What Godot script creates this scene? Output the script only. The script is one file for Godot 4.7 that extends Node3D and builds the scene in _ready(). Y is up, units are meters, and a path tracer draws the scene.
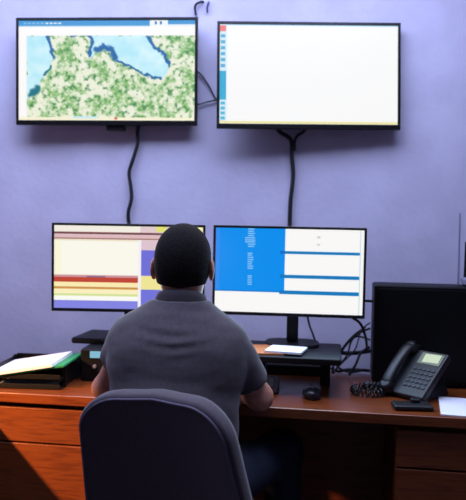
extends Node3D
# An operator seen from behind at a control desk: two wall televisions, two monitors, a wooden desk.

# ------------------------------------------------------------------ mesh helper
class MB:
	var v := PackedVector3Array()
	var n := PackedVector3Array()
	var t := PackedVector2Array()

	func tri(a: Vector3, b: Vector3, c: Vector3, na: Vector3, nb: Vector3, nc: Vector3, ua := Vector2.ZERO, ub := Vector2.ZERO, uc := Vector2.ZERO) -> void:
		if (c - a).cross(b - a).dot(na + nb + nc) < 0.0:
			v.append_array([a, c, b]); n.append_array([na, nc, nb]); t.append_array([ua, uc, ub])
		else:
			v.append_array([a, b, c]); n.append_array([na, nb, nc]); t.append_array([ua, ub, uc])

	func quad(a: Vector3, b: Vector3, c: Vector3, d: Vector3, nn: Vector3) -> void:
		tri(a, b, c, nn, nn, nn, Vector2(0, 0), Vector2(1, 0), Vector2(1, 1))
		tri(a, c, d, nn, nn, nn, Vector2(0, 0), Vector2(1, 1), Vector2(0, 1))

	# box with softened edges, centred in xf
	func box(xf: Transform3D, s: Vector3, bevel := 0.002) -> void:
		var h := s * 0.5
		var b := minf(bevel, minf(h.x, minf(h.y, h.z)) * 0.9)
		var P := func(c: Vector3, ax: int) -> Vector3:
			var q := Vector3(c.x * (h.x - b), c.y * (h.y - b), c.z * (h.z - b))
			q[ax] = c[ax] * h[ax]
			return xf * q
		var N := func(c: Vector3, ax: int) -> Vector3:
			var q := Vector3.ZERO
			q[ax] = c[ax]
			return (xf.basis * q).normalized()
		for ax in 3:
			var a1 := (ax + 1) % 3
			var a2 := (ax + 2) % 3
			for s1 in [-1.0, 1.0]:
				var cs := []
				for k in [[-1.0, -1.0], [1.0, -1.0], [1.0, 1.0], [-1.0, 1.0]]:
					var c := Vector3.ZERO
					c[ax] = s1; c[a1] = k[0]; c[a2] = k[1]
					cs.append(c)
				var nn: Vector3 = N.call(cs[0], ax)
				quad(P.call(cs[0], ax), P.call(cs[1], ax), P.call(cs[2], ax), P.call(cs[3], ax), nn)
				# edges round axis ax: between faces a1 and a2
				for s2 in [-1.0, 1.0]:
					var e0 := Vector3.ZERO
					e0[ax] = -1.0; e0[a1] = s1; e0[a2] = s2
					var e1 := e0
					e1[ax] = 1.0
					var p0: Vector3 = P.call(e0, a1)
					var p1: Vector3 = P.call(e1, a1)
					var p2: Vector3 = P.call(e1, a2)
					var p3: Vector3 = P.call(e0, a2)
					var n1: Vector3 = N.call(e0, a1)
					var n2: Vector3 = N.call(e0, a2)
					tri(p0, p1, p2, n1, n1, n2)
					tri(p0, p2, p3, n1, n2, n2)
		for x in [-1.0, 1.0]:
			for y in [-1.0, 1.0]:
				for z in [-1.0, 1.0]:
					var c := Vector3(x, y, z)
					tri(P.call(c, 0), P.call(c, 1), P.call(c, 2), N.call(c, 0), N.call(c, 1), N.call(c, 2))

	# skin over equal rings of points; smooth normals
	func loft(rings: Array, caps := true, closed := true) -> void:
		var m: int = rings[0].size()
		var k := rings.size()
		var nn := []
		var mid := Vector3.ZERO
		for i in k:
			for j in m:
				mid += rings[i][j]
		mid /= float(k * m)
		var sign_sum := 0.0
		for i in k:
			var row := PackedVector3Array()
			var rc := Vector3.ZERO
			for j in m:
				rc += rings[i][j]
			rc /= float(m)
			for j in m:
				var jn := (j + 1) % m if closed else mini(j + 1, m - 1)
				var jp := (j + m - 1) % m if closed else maxi(j - 1, 0)
				var du: Vector3 = rings[i][jn] - rings[i][jp]
				var dv: Vector3 = rings[mini(i + 1, k - 1)][j] - rings[maxi(i - 1, 0)][j]
				var c := du.cross(dv).normalized()
				row.append(c)
				sign_sum += c.dot(rings[i][j] - rc) + 0.2 * c.dot(rings[i][j] - mid)
			nn.append(row)
		var sg := 1.0 if sign_sum >= 0.0 else -1.0
		for i in k - 1:
			for j in (m if closed else m - 1):
				var j2 := (j + 1) % m
				var a: Vector3 = rings[i][j]
				var b: Vector3 = rings[i][j2]
				var c: Vector3 = rings[i + 1][j2]
				var d: Vector3 = rings[i + 1][j]
				tri(a, b, c, nn[i][j] * sg, nn[i][j2] * sg, nn[i + 1][j2] * sg)
				tri(a, c, d, nn[i][j] * sg, nn[i + 1][j2] * sg, nn[i + 1][j] * sg)
		if caps and closed:
			for e in [0, k - 1]:
				var rc := Vector3.ZERO
				for j in m:
					rc += rings[e][j]
				rc /= float(m)
				var other: Vector3 = Vector3.ZERO
				for j in m:
					other += rings[1 if e == 0 else k - 2][j]
				other /= float(m)
				var cn: Vector3 = (rings[e][1] - rings[e][0]).cross(rings[e][m / 2] - rings[e][0]).normalized()
				if cn.dot(rc - other) < 0.0:
					cn = -cn
				for j in m:
					tri(rc, rings[e][j], rings[e][(j + 1) % m], cn, cn, cn)

	func tube(pts: Array, r: float, sides := 7, r_end := -1.0) -> void:
		var rings := []
		var prev := Vector3.ZERO
		for i in pts.size():
			var d: Vector3 = (pts[mini(i + 1, pts.size() - 1)] - pts[maxi(i - 1, 0)]).normalized()
			if prev == Vector3.ZERO:
				prev = d.cross(Vector3(0.31, 0.9, 0.27)).normalized()
			prev = (prev - d * prev.dot(d)).normalized()
			var q := d.cross(prev)
			var rr := r if r_end < 0.0 else lerpf(r, r_end, float(i) / (pts.size() - 1))
			var ring := PackedVector3Array()
			for j in sides:
				var a := TAU * j / sides
				ring.append(pts[i] + (prev * cos(a) + q * sin(a)) * rr)
			rings.append(ring)
		loft(rings)

	# profile of Vector2(radius, height) spun round y of xf
	func lathe(xf: Transform3D, prof: Array, sides := 20, caps := true) -> void:
		var rings := []
		for p in prof:
			var ring := PackedVector3Array()
			for j in sides:
				var a := TAU * j / sides
				ring.append(xf * Vector3(cos(a) * p.x, p.y, sin(a) * p.x))
			rings.append(ring)
		loft(rings, caps)

	func mesh() -> ArrayMesh:
		var arr := []
		arr.resize(Mesh.ARRAY_MAX)
		arr[Mesh.ARRAY_VERTEX] = v
		arr[Mesh.ARRAY_NORMAL] = n
		arr[Mesh.ARRAY_TEX_UV] = t
		var am := ArrayMesh.new()
		am.add_surface_from_arrays(Mesh.PRIMITIVE_TRIANGLES, arr)
		return am

# ------------------------------------------------------------------ scene helpers
var M := {}
const DESK_TURN := -4.0
var desk_xf: Transform3D

func at(x: float, y: float, z: float, turn := 0.0) -> Transform3D:
	return Transform3D(Basis(Vector3.UP, deg_to_rad(turn)), Vector3(x, y, z))

func dk(x: float, y: float, z: float, turn := 0.0) -> Transform3D:   # a place on the desk
	return desk_xf * at(x, y, z, turn)

func part(called: String, mb: MB, m: Material, parent: Node3D, label := "") -> MeshInstance3D:
	var o := MeshInstance3D.new()
	o.name = called
	o.mesh = mb.mesh()
	o.material_override = m
	parent.add_child(o, true)
	if label:
		o.set_meta("label", label)
	return o

var taken := {}
func numbered(called: String) -> String:
	taken[called] = taken.get(called, -1) + 1
	return called if taken[called] == 0 else "%s_%03d" % [called, taken[called]]

func thing(called: String, label: String, category: String, xf := Transform3D(), group := "") -> Node3D:
	var o := Node3D.new()
	o.name = numbered(called)
	add_child(o)
	o.transform = xf
	o.set_meta("label", label)
	o.set_meta("category", category)
	if group:
		o.set_meta("group", group)
	return o

func single(called: String, mb: MB, m: Material, label: String, category: String, xf := Transform3D(), group := "") -> MeshInstance3D:
	var o := part(numbered(called), mb, m, self)
	o.transform = xf
	o.set_meta("label", label)
	o.set_meta("category", category)
	if group:
		o.set_meta("group", group)
	return o

func structure(called: String, mb: MB, m: Material, label := "") -> MeshInstance3D:
	var o := part(called, mb, m, self)
	o.set_meta("kind", "structure")
	if label:
		o.set_meta("label", label)
	return o

func bx(size: Vector3, pos: Vector3, bevel := 0.002) -> MB:
	var m := MB.new()
	m.box(Transform3D(Basis(), pos), size, bevel)
	return m

func smooth_path(p: Array, steps := 6) -> Array:
	var out := []
	for i in p.size() - 1:
		var p0: Vector3 = p[maxi(i - 1, 0)]
		var p3: Vector3 = p[mini(i + 2, p.size() - 1)]
		for s in steps:
			out.append((p[i] as Vector3).cubic_interpolate(p[i + 1], p0, p3, float(s) / steps))
	out.append(p[-1])
	return out

func mat(c: Color, rough := 0.6, metal := 0.0, spec := 0.5) -> StandardMaterial3D:
	var m := StandardMaterial3D.new()
	m.albedo_color = c
	m.roughness = rough
	m.metallic = metal
	m.metallic_specular = spec
	return m

func noise_tex(sd: int, freq: float, colors: Array, offsets: Array, size := 512, octaves := 4, type := FastNoiseLite.TYPE_SIMPLEX_SMOOTH) -> NoiseTexture2D:
	var f := FastNoiseLite.new()
	f.seed = sd
	f.noise_type = type
	f.frequency = freq
	f.fractal_octaves = octaves
	var t := NoiseTexture2D.new()
	t.width = size
	t.height = size
	t.seamless = true
	t.noise = f
	if colors:
		var g := Gradient.new()
		g.colors = PackedColorArray(colors)
		g.offsets = PackedFloat32Array(offsets)
		t.color_ramp = g
	return t

func textured(tex: Texture2D, scale: Vector3, rough: float, bump: Texture2D = null, bump_cm := 0.0, spec := 0.5) -> StandardMaterial3D:
	var m := mat(Color.WHITE, rough, 0.0, spec)
	m.albedo_texture = tex
	m.uv1_triplanar = true
	m.uv1_scale = scale
	if bump:
		m.heightmap_enabled = true
		m.heightmap_texture = bump
		m.heightmap_scale = bump_cm
	return m

# ------------------------------------------------------------------ pictures on the screens
func screen_mat(im: Image, gain: float) -> StandardMaterial3D:
	var m := mat(Color(0.01, 0.01, 0.012), 0.35)
	m.emission_enabled = true
	m.emission = Color.BLACK
	m.emission_operator = BaseMaterial3D.EMISSION_OP_ADD
	m.emission_texture = ImageTexture.create_from_image(im)
	m.emission_energy_multiplier = gain
	m.texture_repeat = false
	return m

func fill(im: Image, x0: float, y0: float, x1: float, y1: float, c: Color) -> void:
	im.fill_rect(Rect2i(int(x0), int(y0), int(x1 - x0), int(y1 - y0)), c)

func rgb(r: int, g: int, b: int) -> Color:
	return Color8(r, g, b)

func seg_dist(p: Vector2, line: Array) -> float:
	var best := 1e9
	for i in line.size() - 1:
		best = minf(best, p.distance_to(Geometry2D.get_closest_point_to_segment(p, line[i], line[i + 1])))
	return best

func map_picture() -> Image:
	# 4 picture points to one unit; units run 0..177 across and 0..100 down
	var k := 3
	var im := Image.create(177 * k, 100 * k, false, Image.FORMAT_RGB8)
	im.fill(rgb(252, 250, 250))
	var n1 := FastNoiseLite.new(); n1.seed = 4; n1.frequency = 0.045; n1.fractal_octaves = 4
	var n2 := FastNoiseLite.new(); n2.seed = 9; n2.frequency = 0.1; n2.fractal_octaves = 3
	var n3 := FastNoiseLite.new(); n3.seed = 21; n3.frequency = 0.25
	var west := PackedVector2Array([Vector2(8, 15), Vector2(30, 15), Vector2(35, 37), Vector2(33, 42), Vector2(26, 56), Vector2(18, 67), Vector2(11, 76), Vector2(8, 78)])
	var bay := PackedVector2Array([Vector2(74, 15), Vector2(130, 15), Vector2(136, 25), Vector2(147, 33), Vector2(151, 44), Vector2(150, 53), Vector2(143, 58), Vector2(130, 54), Vector2(112, 45), Vector2(99, 40), Vector2(96, 32), Vector2(90, 28), Vector2(80, 29), Vector2(72, 38), Vector2(70, 35)])
	var shores := [
		[Vector2(29, 15), Vector2(33, 27), Vector2(35, 37)], [Vector2(26, 53), Vector2(33, 46)], [Vector2(12, 74), Vector2(19, 68)],
		[Vector2(73, 15), Vector2(74, 24), Vector2(71, 35)], [Vector2(79, 29), Vector2(86, 26), Vector2(94, 29), Vector2(97, 37)],
		[Vector2(99, 40), Vector2(112, 46), Vector2(128, 54), Vector2(142, 58)], [Vector2(130, 16), Vector2(136, 26), Vector2(147, 34), Vector2(151, 44)], [Vector2(52, 15), Vector2(60, 13.5), Vector2(72, 15)],
	]
	var wide := [1.6, 1.5, 3.2, 1.5, 3.0, 1.1, 1.8, 1.2]
	for y in range(15 * k, 97 * k):
		for x in range(8 * k, 177 * k):
			var p := Vector2(float(x) / k, float(y) / k)
			var q := p + Vector2(n2.get_noise_2d(p.x, p.y), n2.get_noise_2d(p.x + 300.0, p.y)) * 2.2
			var a := n1.get_noise_2d(p.x, p.y)
			var b := n2.get_noise_2d(p.x * 1.3, p.y * 1.3)
			var c: Color
			if Geometry2D.is_point_in_polygon(q, west) or Geometry2D.is_point_in_polygon(q, bay):
				c = rgb(182, 234, 248).lerp(rgb(214, 246, 252), clampf(0.5 + a, 0, 1))
			else:
				c = rgb(236, 240, 216).lerp(rgb(130, 184, 108), clampf(0.42 + a * 1.3 + b * 0.8, 0, 1))
				c = c.lerp(rgb(252, 248, 240), clampf(n3.get_noise_2d(p.x, p.y) * 1.8 - 0.15, 0, 0.85))
				c = c.lerp(rgb(66, 130, 78), clampf(b * 2.2 - 0.4, 0, 0.8))
			for i in shores.size():
				var d := seg_dist(q, shores[i])
				var w: float = wide[i] * 1.3
				if d < w:
					var deep := rgb(20, 105, 125) if i == 2 or i == 1 else rgb(24, 92, 160)
					c = c.lerp(deep, clampf((w - d) / w * 1.6, 0, 0.9))
			var spot := (q - Vector2(66, 44)).length() - 5.0
			c = c.lerp(rgb(252, 246, 240), clampf(-spot * 0.35, 0, 0.9))
			im.set_pixel(x, y, c)
	fill(im, 0, 0, 177 * k, 5 * k, rgb(66, 150, 212))
	fill(im, 0, 5 * k, 177 * k, 6 * k, rgb(150, 200, 230))
	for i in 9:   # small white title in the blue bar
		fill(im, (5 + i * 4.4) * k, 2.2 * k, (8 + i * 4.4) * k, 3.8 * k, rgb(225, 240, 250) if i > 4 else rgb(130, 195, 235))
	fill(im, 132 * k, 0, 150 * k, 6 * k, rgb(240, 246, 250))
	fill(im, 137 * k, 1 * k, 139 * k, 4 * k, rgb(40, 100, 170))
	fill(im, 142 * k, 1 * k, 144 * k, 4 * k, rgb(40, 100, 170))
	fill(im, 150 * k, 4 * k, 177 * k, 6 * k, rgb(230, 240, 248))
	fill(im, 0, 97 * k, 177 * k, 100 * k, rgb(250, 244, 214))
	fill(im, 55 * k, 96 * k, 80 * k, 98 * k, rgb(200, 236, 244))
	fill(im, 97 * k, 97 * k, 100 * k, 99 * k, rgb(226, 84, 70))
	return im

func page_picture() -> Image:
	var k := 3
	var im := Image.create(177 * k, 100 * k, false, Image.FORMAT_RGB8)
	im.fill(rgb(249, 249, 249))
	fill(im, 0, 0, 177 * k, 1 * k, rgb(176, 216, 244))
	fill(im, 0, 0, 7 * k, 100 * k, rgb(214, 236, 248))
	fill(im, 0, 1 * k, 6 * k, 7 * k, rgb(238, 120, 110))
	for i in 6:
		fill(im, 1 * k, (10 + i * 6) * k, 5.5 * k, (13.5 + i * 6) * k, rgb(86, 176, 214))
	fill(im, 0, 47 * k, 6.5 * k, 76 * k, rgb(62, 172, 214))
	for i in 4:
		fill(im, 1 * k, (78 + i * 5) * k, 5.5 * k, (81 + i * 5) * k, rgb(86, 186, 220))
	fill(im, 0, 97.4 * k, 177 * k, 100 * k, rgb(240, 232, 168))
	return im

func table_picture() -> Image:
	var k := 3
	var im := Image.create(150 * k, 84 * k, false, Image.FORMAT_RGB8)
	im.fill(rgb(251, 249, 236))
	var rows := [[0, 6.5, 244, 239, 226], [6.5, 9, 122, 74, 82], [9, 12.5, 224, 186, 192], [12.5, 14, 158, 116, 104], [14, 15.5, 238, 226, 200], [50, 52.5, 206, 150, 160], [52.5, 57.5, 192, 70, 52], [57.5, 62, 252, 236, 176],
		[62, 64.5, 206, 148, 70], [64.5, 69, 252, 240, 190], [69, 71.5, 214, 226, 150], [71.5, 76, 252, 252, 244], [76, 84, 132, 134, 226]]
	for r in rows:
		fill(im, 0, r[0] * k, 150 * k, r[1] * k, rgb(r[2], r[3], r[4]))
	fill(im, 33 * k, 51 * k, 52 * k, 52.4 * k, rgb(130, 110, 150))
	fill(im, 0, 16 * k, 7 * k, 50 * k, rgb(252, 248, 220))
	# second column
	fill(im, 87 * k, 0, 150 * k, 6.5 * k, rgb(226, 204, 206))
	fill(im, 103 * k, 0, 113 * k, 5.5 * k, rgb(226, 226, 118))
	fill(im, 134 * k, 0, 150 * k, 6.5 * k, rgb(246, 244, 190))
	fill(im, 87 * k, 14 * k, 150 * k, 24 * k, rgb(222, 196, 206))
	fill(im, 87 * k, 24 * k, 150 * k, 50 * k, rgb(112, 112, 216))
	fill(im, 87 * k, 50 * k, 150 * k, 64 * k, rgb(240, 230, 150))
	fill(im, 87 * k, 64 * k, 150 * k, 84 * k, rgb(114, 116, 218))
	fill(im, 85 * k, 14 * k, 88 * k, 84 * k, rgb(244, 240, 246))
	fill(im, 145 * k, 14 * k, 150 * k, 84 * k, rgb(248, 246, 226))
	return im

func blue_picture() -> Image:
	var k := 3
	var im := Image.create(150 * k, 89 * k, false, Image.FORMAT_RGB8)
	im.fill(rgb(250, 249, 248))
	fill(im, 0, 0, 71 * k, 67 * k, rgb(8, 142, 238))
	fill(im, 0, 0, 4 * k, 67 * k, rgb(50, 140, 240))
	for b in [[23.5, 26.6], [48.6, 52.4], [65, 69]]:
		fill(im, 66 * k, b[0] * k, 146 * k, b[1] * k, rgb(18, 122, 190))
	fill(im, 66 * k, 23.5 * k, 71 * k, 26.6 * k, rgb(10, 110, 200))
	fill(im, 0, 66 * k, 71 * k, 67.4 * k, rgb(8, 118, 206))
	# columns of small pale lettering, and two dots of grey print on the white panel
	var rng := RandomNumberGenerator.new()
	rng.seed = 5
	for g in [[0.5, 19, 33, 41], [26, 43, 33, 39.5], [50, 60, 33.5, 39.5]]:
		var y: float = g[0]
		while y < g[1]:
			var grow := 3.0 if g[0] < 1.0 and y > 8 and y < 15 else 0.0
			fill(im, (g[2] - grow) * k, y * k, (g[3] - rng.randf() * 2.0 + grow * 0.4) * k, (y + 1.3) * k, rgb(150, 206, 246))
			y += 2.3
	fill(im, 103 * k, 7 * k, 106.5 * k, 9.5 * k, rgb(206, 210, 206))
	fill(im, 103 * k, 15 * k, 106.5 * k, 17 * k, rgb(212, 216, 212))
	fill(im, 146 * k, 0, 147 * k, 89 * k, rgb(190, 220, 222))
	return im

# ------------------------------------------------------------------ televisions and monitors
func panel(t: Node3D, w: float, h: float, side: float, top: float, bottom: float, depth: float, pic: Image, gain: float, bezel: Material) -> void:
	# face of the frame lies at z = 0; the picture sits 3 mm behind it
	var f := MB.new()
	f.box(at(0, h / 2 - top / 2, -0.009), Vector3(w, top, 0.018), 0.0015)
	f.box(at(0, -h / 2 + bottom / 2, -0.009), Vector3(w, bottom, 0.018), 0.0015)
	for s in [-1.0, 1.0]:
		f.box(at(s * (w / 2 - side / 2), (bottom - top) / 2, -0.009), Vector3(side, h - top - bottom, 0.018), 0.0015)
	part("frame", f, bezel, t)
	part("casing", bx(Vector3(w - 0.006, h - 0.006, depth * 0.5), Vector3(0, 0, -0.018 - depth * 0.25), 0.006), bezel, t)
	part("rear_housing", bx(Vector3(w * 0.55, h * 0.5, depth * 0.5), Vector3(0, -h * 0.05, -0.018 - depth * 0.75 + 0.001), 0.012), bezel, t)
	var q := MB.new()
	var x := w / 2 - side
	q.quad(Vector3(-x, h / 2 - top, -0.003), Vector3(x, h / 2 - top, -0.003), Vector3(x, -h / 2 + bottom, -0.003), Vector3(-x, -h / 2 + bottom, -0.003), Vector3.BACK)
	part("screen", q, screen_mat(pic, gain), t)

func screen_light(xf: Transform3D, w: float, h: float, c: Color, e: float, called: String) -> void:
	var l := AreaLight3D.new()
	l.name = called
	l.area_size = Vector2(w, h)
	l.light_color = c
	l.light_energy = e
	l.area_range = 8.0
	l.area_attenuation = 2.0
	l.shadow_enabled = true
	l.transform = xf * Transform3D(Basis(Vector3.UP, PI), Vector3(0, 0, 0.006))
	add_child(l)

func screen_xf(pos: Vector3, rot_deg: Vector3) -> Transform3D:
	return Transform3D(Basis.from_euler(rot_deg * PI / 180.0), pos)

func television(label: String, pos: Vector3, rot: Vector3, pic: Image, gain: float, w := 0.73, h := 0.425) -> Node3D:
	var t := thing("television", label, "television", screen_xf(pos, rot), "televisions on the wall")
	panel(t, w, h, 0.011, 0.012, 0.019, 0.024, pic, gain, M.gloss_black)
	return t

func monitor(label: String, pos: Vector3, rot: Vector3, pic: Image, gain: float, riser_top: float, w: float, foot_x: float) -> Node3D:
	var t := thing("monitor", label, "monitor", screen_xf(pos, rot), "monitors on the risers")
	panel(t, w, 0.322, 0.009, 0.009, 0.012, 0.024, pic, gain, M.gloss_black)
	var drop := pos.y - riser_top
	var nk := MB.new()
	nk.box(at(foot_x, -(drop + 0.0) / 2 + 0.005, -0.058), Vector3(0.042, drop - 0.012, 0.018), 0.004)
	part("neck", nk, M.satin_black, t)
	var bs := MB.new()
	var rings := []
	for r in [[0.0, 0.996], [0.006, 1.0], [0.011, 0.96]]:
		var ring := PackedVector3Array()
		for j in 28:
			var a := TAU * j / 28
			ring.append(Vector3(foot_x + signf(cos(a)) * pow(absf(cos(a)), 0.6) * 0.1 * r[1], -drop + r[0], -0.055 + signf(sin(a)) * pow(absf(sin(a)), 0.6) * 0.075 * r[1]))
		rings.append(ring)
	bs.loft(rings)
	part("base", bs, M.satin_black, t)
	return t

# ------------------------------------------------------------------ bodies: smooth unions of tapered capsules, meshed as surface nets
# bone: [a, b, ra, rb, depth] ; depth > 1 flattens the bone along z
func field(p: Vector3, bones: Array, k: float) -> float:
	var d := 1e3
	for b in bones:
		var a: Vector3 = b[0]
		var ba: Vector3 = b[1] - a
		var pa := p - a
		if b[4] != 1.0:
			pa.z *= b[4]
			ba.z *= b[4]
		var h := clampf(pa.dot(ba) / maxf(ba.length_squared(), 1e-9), 0.0, 1.0)
		var e := (pa - ba * h).length() - lerpf(b[2], b[3], h)
		if b[4] > 1.0:
			e *= 0.8
		var kk := maxf(k - absf(d - e), 0.0) / k
		d = minf(d, e) - kk * kk * k * 0.25
	return d

func net(mb: MB, fn: Callable, lo: Vector3, hi: Vector3, cell: float) -> void:
	var S := Vector3i(((hi - lo) / cell).ceil()) + Vector3i.ONE
	var B := 5
	S = Vector3i(ceili(S.x / float(B)), ceili(S.y / float(B)), ceili(S.z / float(B))) * B
	var vals := {}
	var verts := {}
	var norms := {}
	var sx := 1
	var sy := S.x + 2
	var sz := sy * (S.y + 2)
	var blocks := []
	var reach := cell * B * 0.5 * 1.7320508 + cell * 2.0
	for bz in range(0, S.z, B):
		for by in range(0, S.y, B):
			for bx_ in range(0, S.x, B):
				var c := lo + (Vector3(bx_, by, bz) + Vector3.ONE * (B * 0.5)) * cell
				if absf(fn.call(c)) < reach * 1.25:
					blocks.append(Vector3i(bx_, by, bz))
	for b in blocks:
		for z in range(b.z, b.z + B + 1):
			for y in range(b.y, b.y + B + 1):
				for x in range(b.x, b.x + B + 1):
					var id: int = x + y * sy + z * sz
					if not vals.has(id):
						vals[id] = fn.call(lo + Vector3(x, y, z) * cell)
	var off := [0, 1, sy, sy + 1, sz, sz + 1, sz + sy, sz + sy + 1]
	var cor := [Vector3(0, 0, 0), Vector3(1, 0, 0), Vector3(0, 1, 0), Vector3(1, 1, 0), Vector3(0, 0, 1), Vector3(1, 0, 1), Vector3(0, 1, 1), Vector3(1, 1, 1)]
	var edges := [[0, 1], [2, 3], [4, 5], [6, 7], [0, 2], [1, 3], [4, 6], [5, 7], [0, 4], [1, 5], [2, 6], [3, 7]]
	for b in blocks:
		for z in range(b.z, b.z + B):
			for y in range(b.y, b.y + B):
				for x in range(b.x, b.x + B):
					var id: int = x + y * sy + z * sz
					var inside := 0
					var w := PackedFloat32Array()
					for o in off:
						var f: float = vals[id + o]
						w.append(f)
						if f < 0.0:
							inside += 1
					if inside == 0 or inside == 8:
						continue
					var sum := Vector3.ZERO
					var cnt := 0
					for e in edges:
						var f0 := w[e[0]]
						var f1 := w[e[1]]
						if (f0 < 0.0) != (f1 < 0.0):
							sum += (cor[e[0]] as Vector3).lerp(cor[e[1]], f0 / (f0 - f1))
							cnt += 1
					verts[id] = lo + (Vector3(x, y, z) + sum / cnt) * cell
	var h := cell * 0.5
	for id in verts:
		var p: Vector3 = verts[id]
		var f0: float = fn.call(p)
		norms[id] = Vector3(fn.call(p + Vector3(h, 0, 0)) - f0, fn.call(p + Vector3(0, h, 0)) - f0, fn.call(p + Vector3(0, 0, h)) - f0).normalized()
	for id in verts:
		for ax in 3:
			var st: int = [1, sy, sz][ax]
			var u: int = [sy, sz, 1][ax]
			var w2: int = [sz, 1, sy][ax]
			if not vals.has(id + st) or (vals[id] < 0.0) == (vals[id + st] < 0.0):
				continue
			var ids := [id, id - u, id - u - w2, id - w2]
			if not (verts.has(ids[1]) and verts.has(ids[2]) and verts.has(ids[3])):
				continue
			mb.tri(verts[ids[0]], verts[ids[1]], verts[ids[2]], norms[ids[0]], norms[ids[1]], norms[ids[2]])
			mb.tri(verts[ids[0]], verts[ids[2]], verts[ids[3]], norms[ids[0]], norms[ids[2]], norms[ids[3]])

func ell(p: Vector3, c: Vector3, r: Vector3) -> float:
	var q := (p - c) / r
	var k0 := q.length()
	var k1 := (q / r).length()
	return k0 * (k0 - 1.0) / maxf(k1, 1e-6)

func smin(a: float, b: float, k: float) -> float:
	var h := maxf(k - absf(a - b), 0.0) / k
	return minf(a, b) - h * h * k * 0.25

const HEAD := Vector3(-0.181, 1.212, 0.715)
const EAR := 0.084

func skull(p: Vector3) -> float:
	var d := ell(p, HEAD, Vector3(0.076, 0.1, 0.096))
	d = smin(d, ell(p, HEAD + Vector3(0, -0.03, 0.035), Vector3(0.068, 0.075, 0.066)), 0.03)
	d = smin(d, ell(p, HEAD + Vector3(0, 0.016, 0.01), Vector3(0.072, 0.076, 0.085)), 0.02)
	return d

func head_field(p: Vector3) -> float:
	var d := skull(p)
	d = smin(d, ell(p, HEAD + Vector3(0, -0.07, -0.045), Vector3(0.056, 0.062, 0.055)), 0.03)
	d = smin(d, ell(p, HEAD + Vector3(0, -0.108, -0.078), Vector3(0.026, 0.02, 0.022)), 0.025)      # chin
	# nose, brows, lips
	d = smin(d, field(p, [[HEAD + Vector3(0, 0.0, -0.094), HEAD + Vector3(0, -0.042, -0.114), 0.008, 0.013, 1.0]], 0.01), 0.012)
	d = smin(d, field(p, [[HEAD + Vector3(-0.04, 0.016, -0.082), HEAD + Vector3(0.04, 0.016, -0.082), 0.011, 0.011, 1.0]], 0.01), 0.014)
	d = smin(d, field(p, [[HEAD + Vector3(-0.02, -0.073, -0.093), HEAD + Vector3(0.02, -0.073, -0.093), 0.008, 0.008, 1.0]], 0.01), 0.008)
	for s in [-1.0, 1.0]:
		d = maxf(d, -ell(p, HEAD + Vector3(s * 0.033, -0.004, -0.098), Vector3(0.016, 0.009, 0.012)))
		d = minf(d, ell(p, HEAD + Vector3(s * 0.033, -0.004, -0.083), Vector3(0.013, 0.013, 0.013)))
		# ear: a disc with a hollow, standing off the side of the head
		var q := p - (HEAD + Vector3(s * EAR, -0.032, 0.012))
		q = Basis(Vector3.UP, s * -0.35) * q
		var e := ell(q, Vector3(s * 0.004, 0, 0), Vector3(0.008, 0.034, 0.02))
		e = maxf(e, -ell(q, Vector3(s * 0.012, 0.004, -0.006), Vector3(0.008, 0.02, 0.011)))
		d = smin(d, e, 0.008)
	d = smin(d, field(p, [[Vector3(-0.18, 1.0, 0.755), Vector3(-0.18, 1.16, 0.722), 0.066, 0.056, 1.0]], 0.01), 0.03)
	return d

func hair_field(p: Vector3) -> float:
	var d := skull(p)
	d = smin(d, field(p, [[Vector3(-0.18, 1.1, 0.738), Vector3(-0.18, 1.16, 0.73), 0.057, 0.06, 1.0]], 0.01), 0.03) - 0.0065
	var q := p - HEAD
	# hairline: low at the nape, over the ears, high at the forehead
	var line := -0.083
	if q.z < 0.035:
		line = lerpf(-0.045, -0.075, clampf((q.z - 0.02) / 0.015, 0, 1))
	if q.z < 0.02:
		line = lerpf(-0.002, -0.045, clampf((q.z + 0.005) / 0.025, 0, 1))
	if q.z < -0.005:
		line = lerpf(-0.03, -0.002, clampf((q.z + 0.02) / 0.015, 0, 1))
	if q.z < -0.035:
		line = lerpf(0.05, -0.03, clampf((q.z + 0.06) / 0.025, 0, 1))
	line += absf(q.x) * 0.12 * float(q.z > 0.035)
	return maxf(d, (line - q.y) * 0.7)

func hand(fore: Vector3, wrist: Vector3, side: float) -> Array:
	# bones of one hand laid on the keys: palm, four fingers and a thumb
	var dir := (wrist - fore)
	dir.y = 0.0
	dir = dir.normalized()
	var across := Vector3(-dir.z, 0, dir.x) * side      # towards the thumb is -across
	var out := []
	var knuckle := wrist + dir * 0.085 + Vector3(0, 0.006, 0)
	for i in 4:
		var o := across * (-0.03 + 0.02 * i)
		out.append([wrist + o * 0.6 + dir * 0.01, knuckle + o - dir * absf(1.3 - i) * 0.005, 0.016, 0.0115, 1.0])
	for i in 4:
		var o := across * (-0.031 + 0.0215 * i)
		var l: float = [0.037, 0.042, 0.039, 0.03][i]
		var k0: Vector3 = knuckle + o - dir * absf(1.3 - i) * 0.005
		var k1: Vector3 = k0 + dir * l * 0.95 + Vector3(0, 0.004, 0)
		var k2: Vector3 = k1 + dir * l * 0.6 + Vector3(0, -0.014, 0)
		var k3: Vector3 = k2 + dir * l * 0.25 + Vector3(0, -0.016, 0)
		out.append([k0, k1, 0.0105, 0.0092, 1.0])
		out.append([k1, k2, 0.0092, 0.0085, 1.0])
		out.append([k2, k3, 0.0085, 0.0075, 1.0])
	var t0 := wrist + dir * 0.022 - across * 0.022
	var t1 := t0 + dir * 0.035 - across * 0.026 + Vector3(0, -0.008, 0)
	var t2 := t1 + dir * 0.034 - across * 0.004 + Vector3(0, -0.008, 0)
	out.append([t0, t1, 0.015, 0.0115, 1.0])
	out.append([t1, t2, 0.0115, 0.0085, 1.0])
	return out

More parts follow.
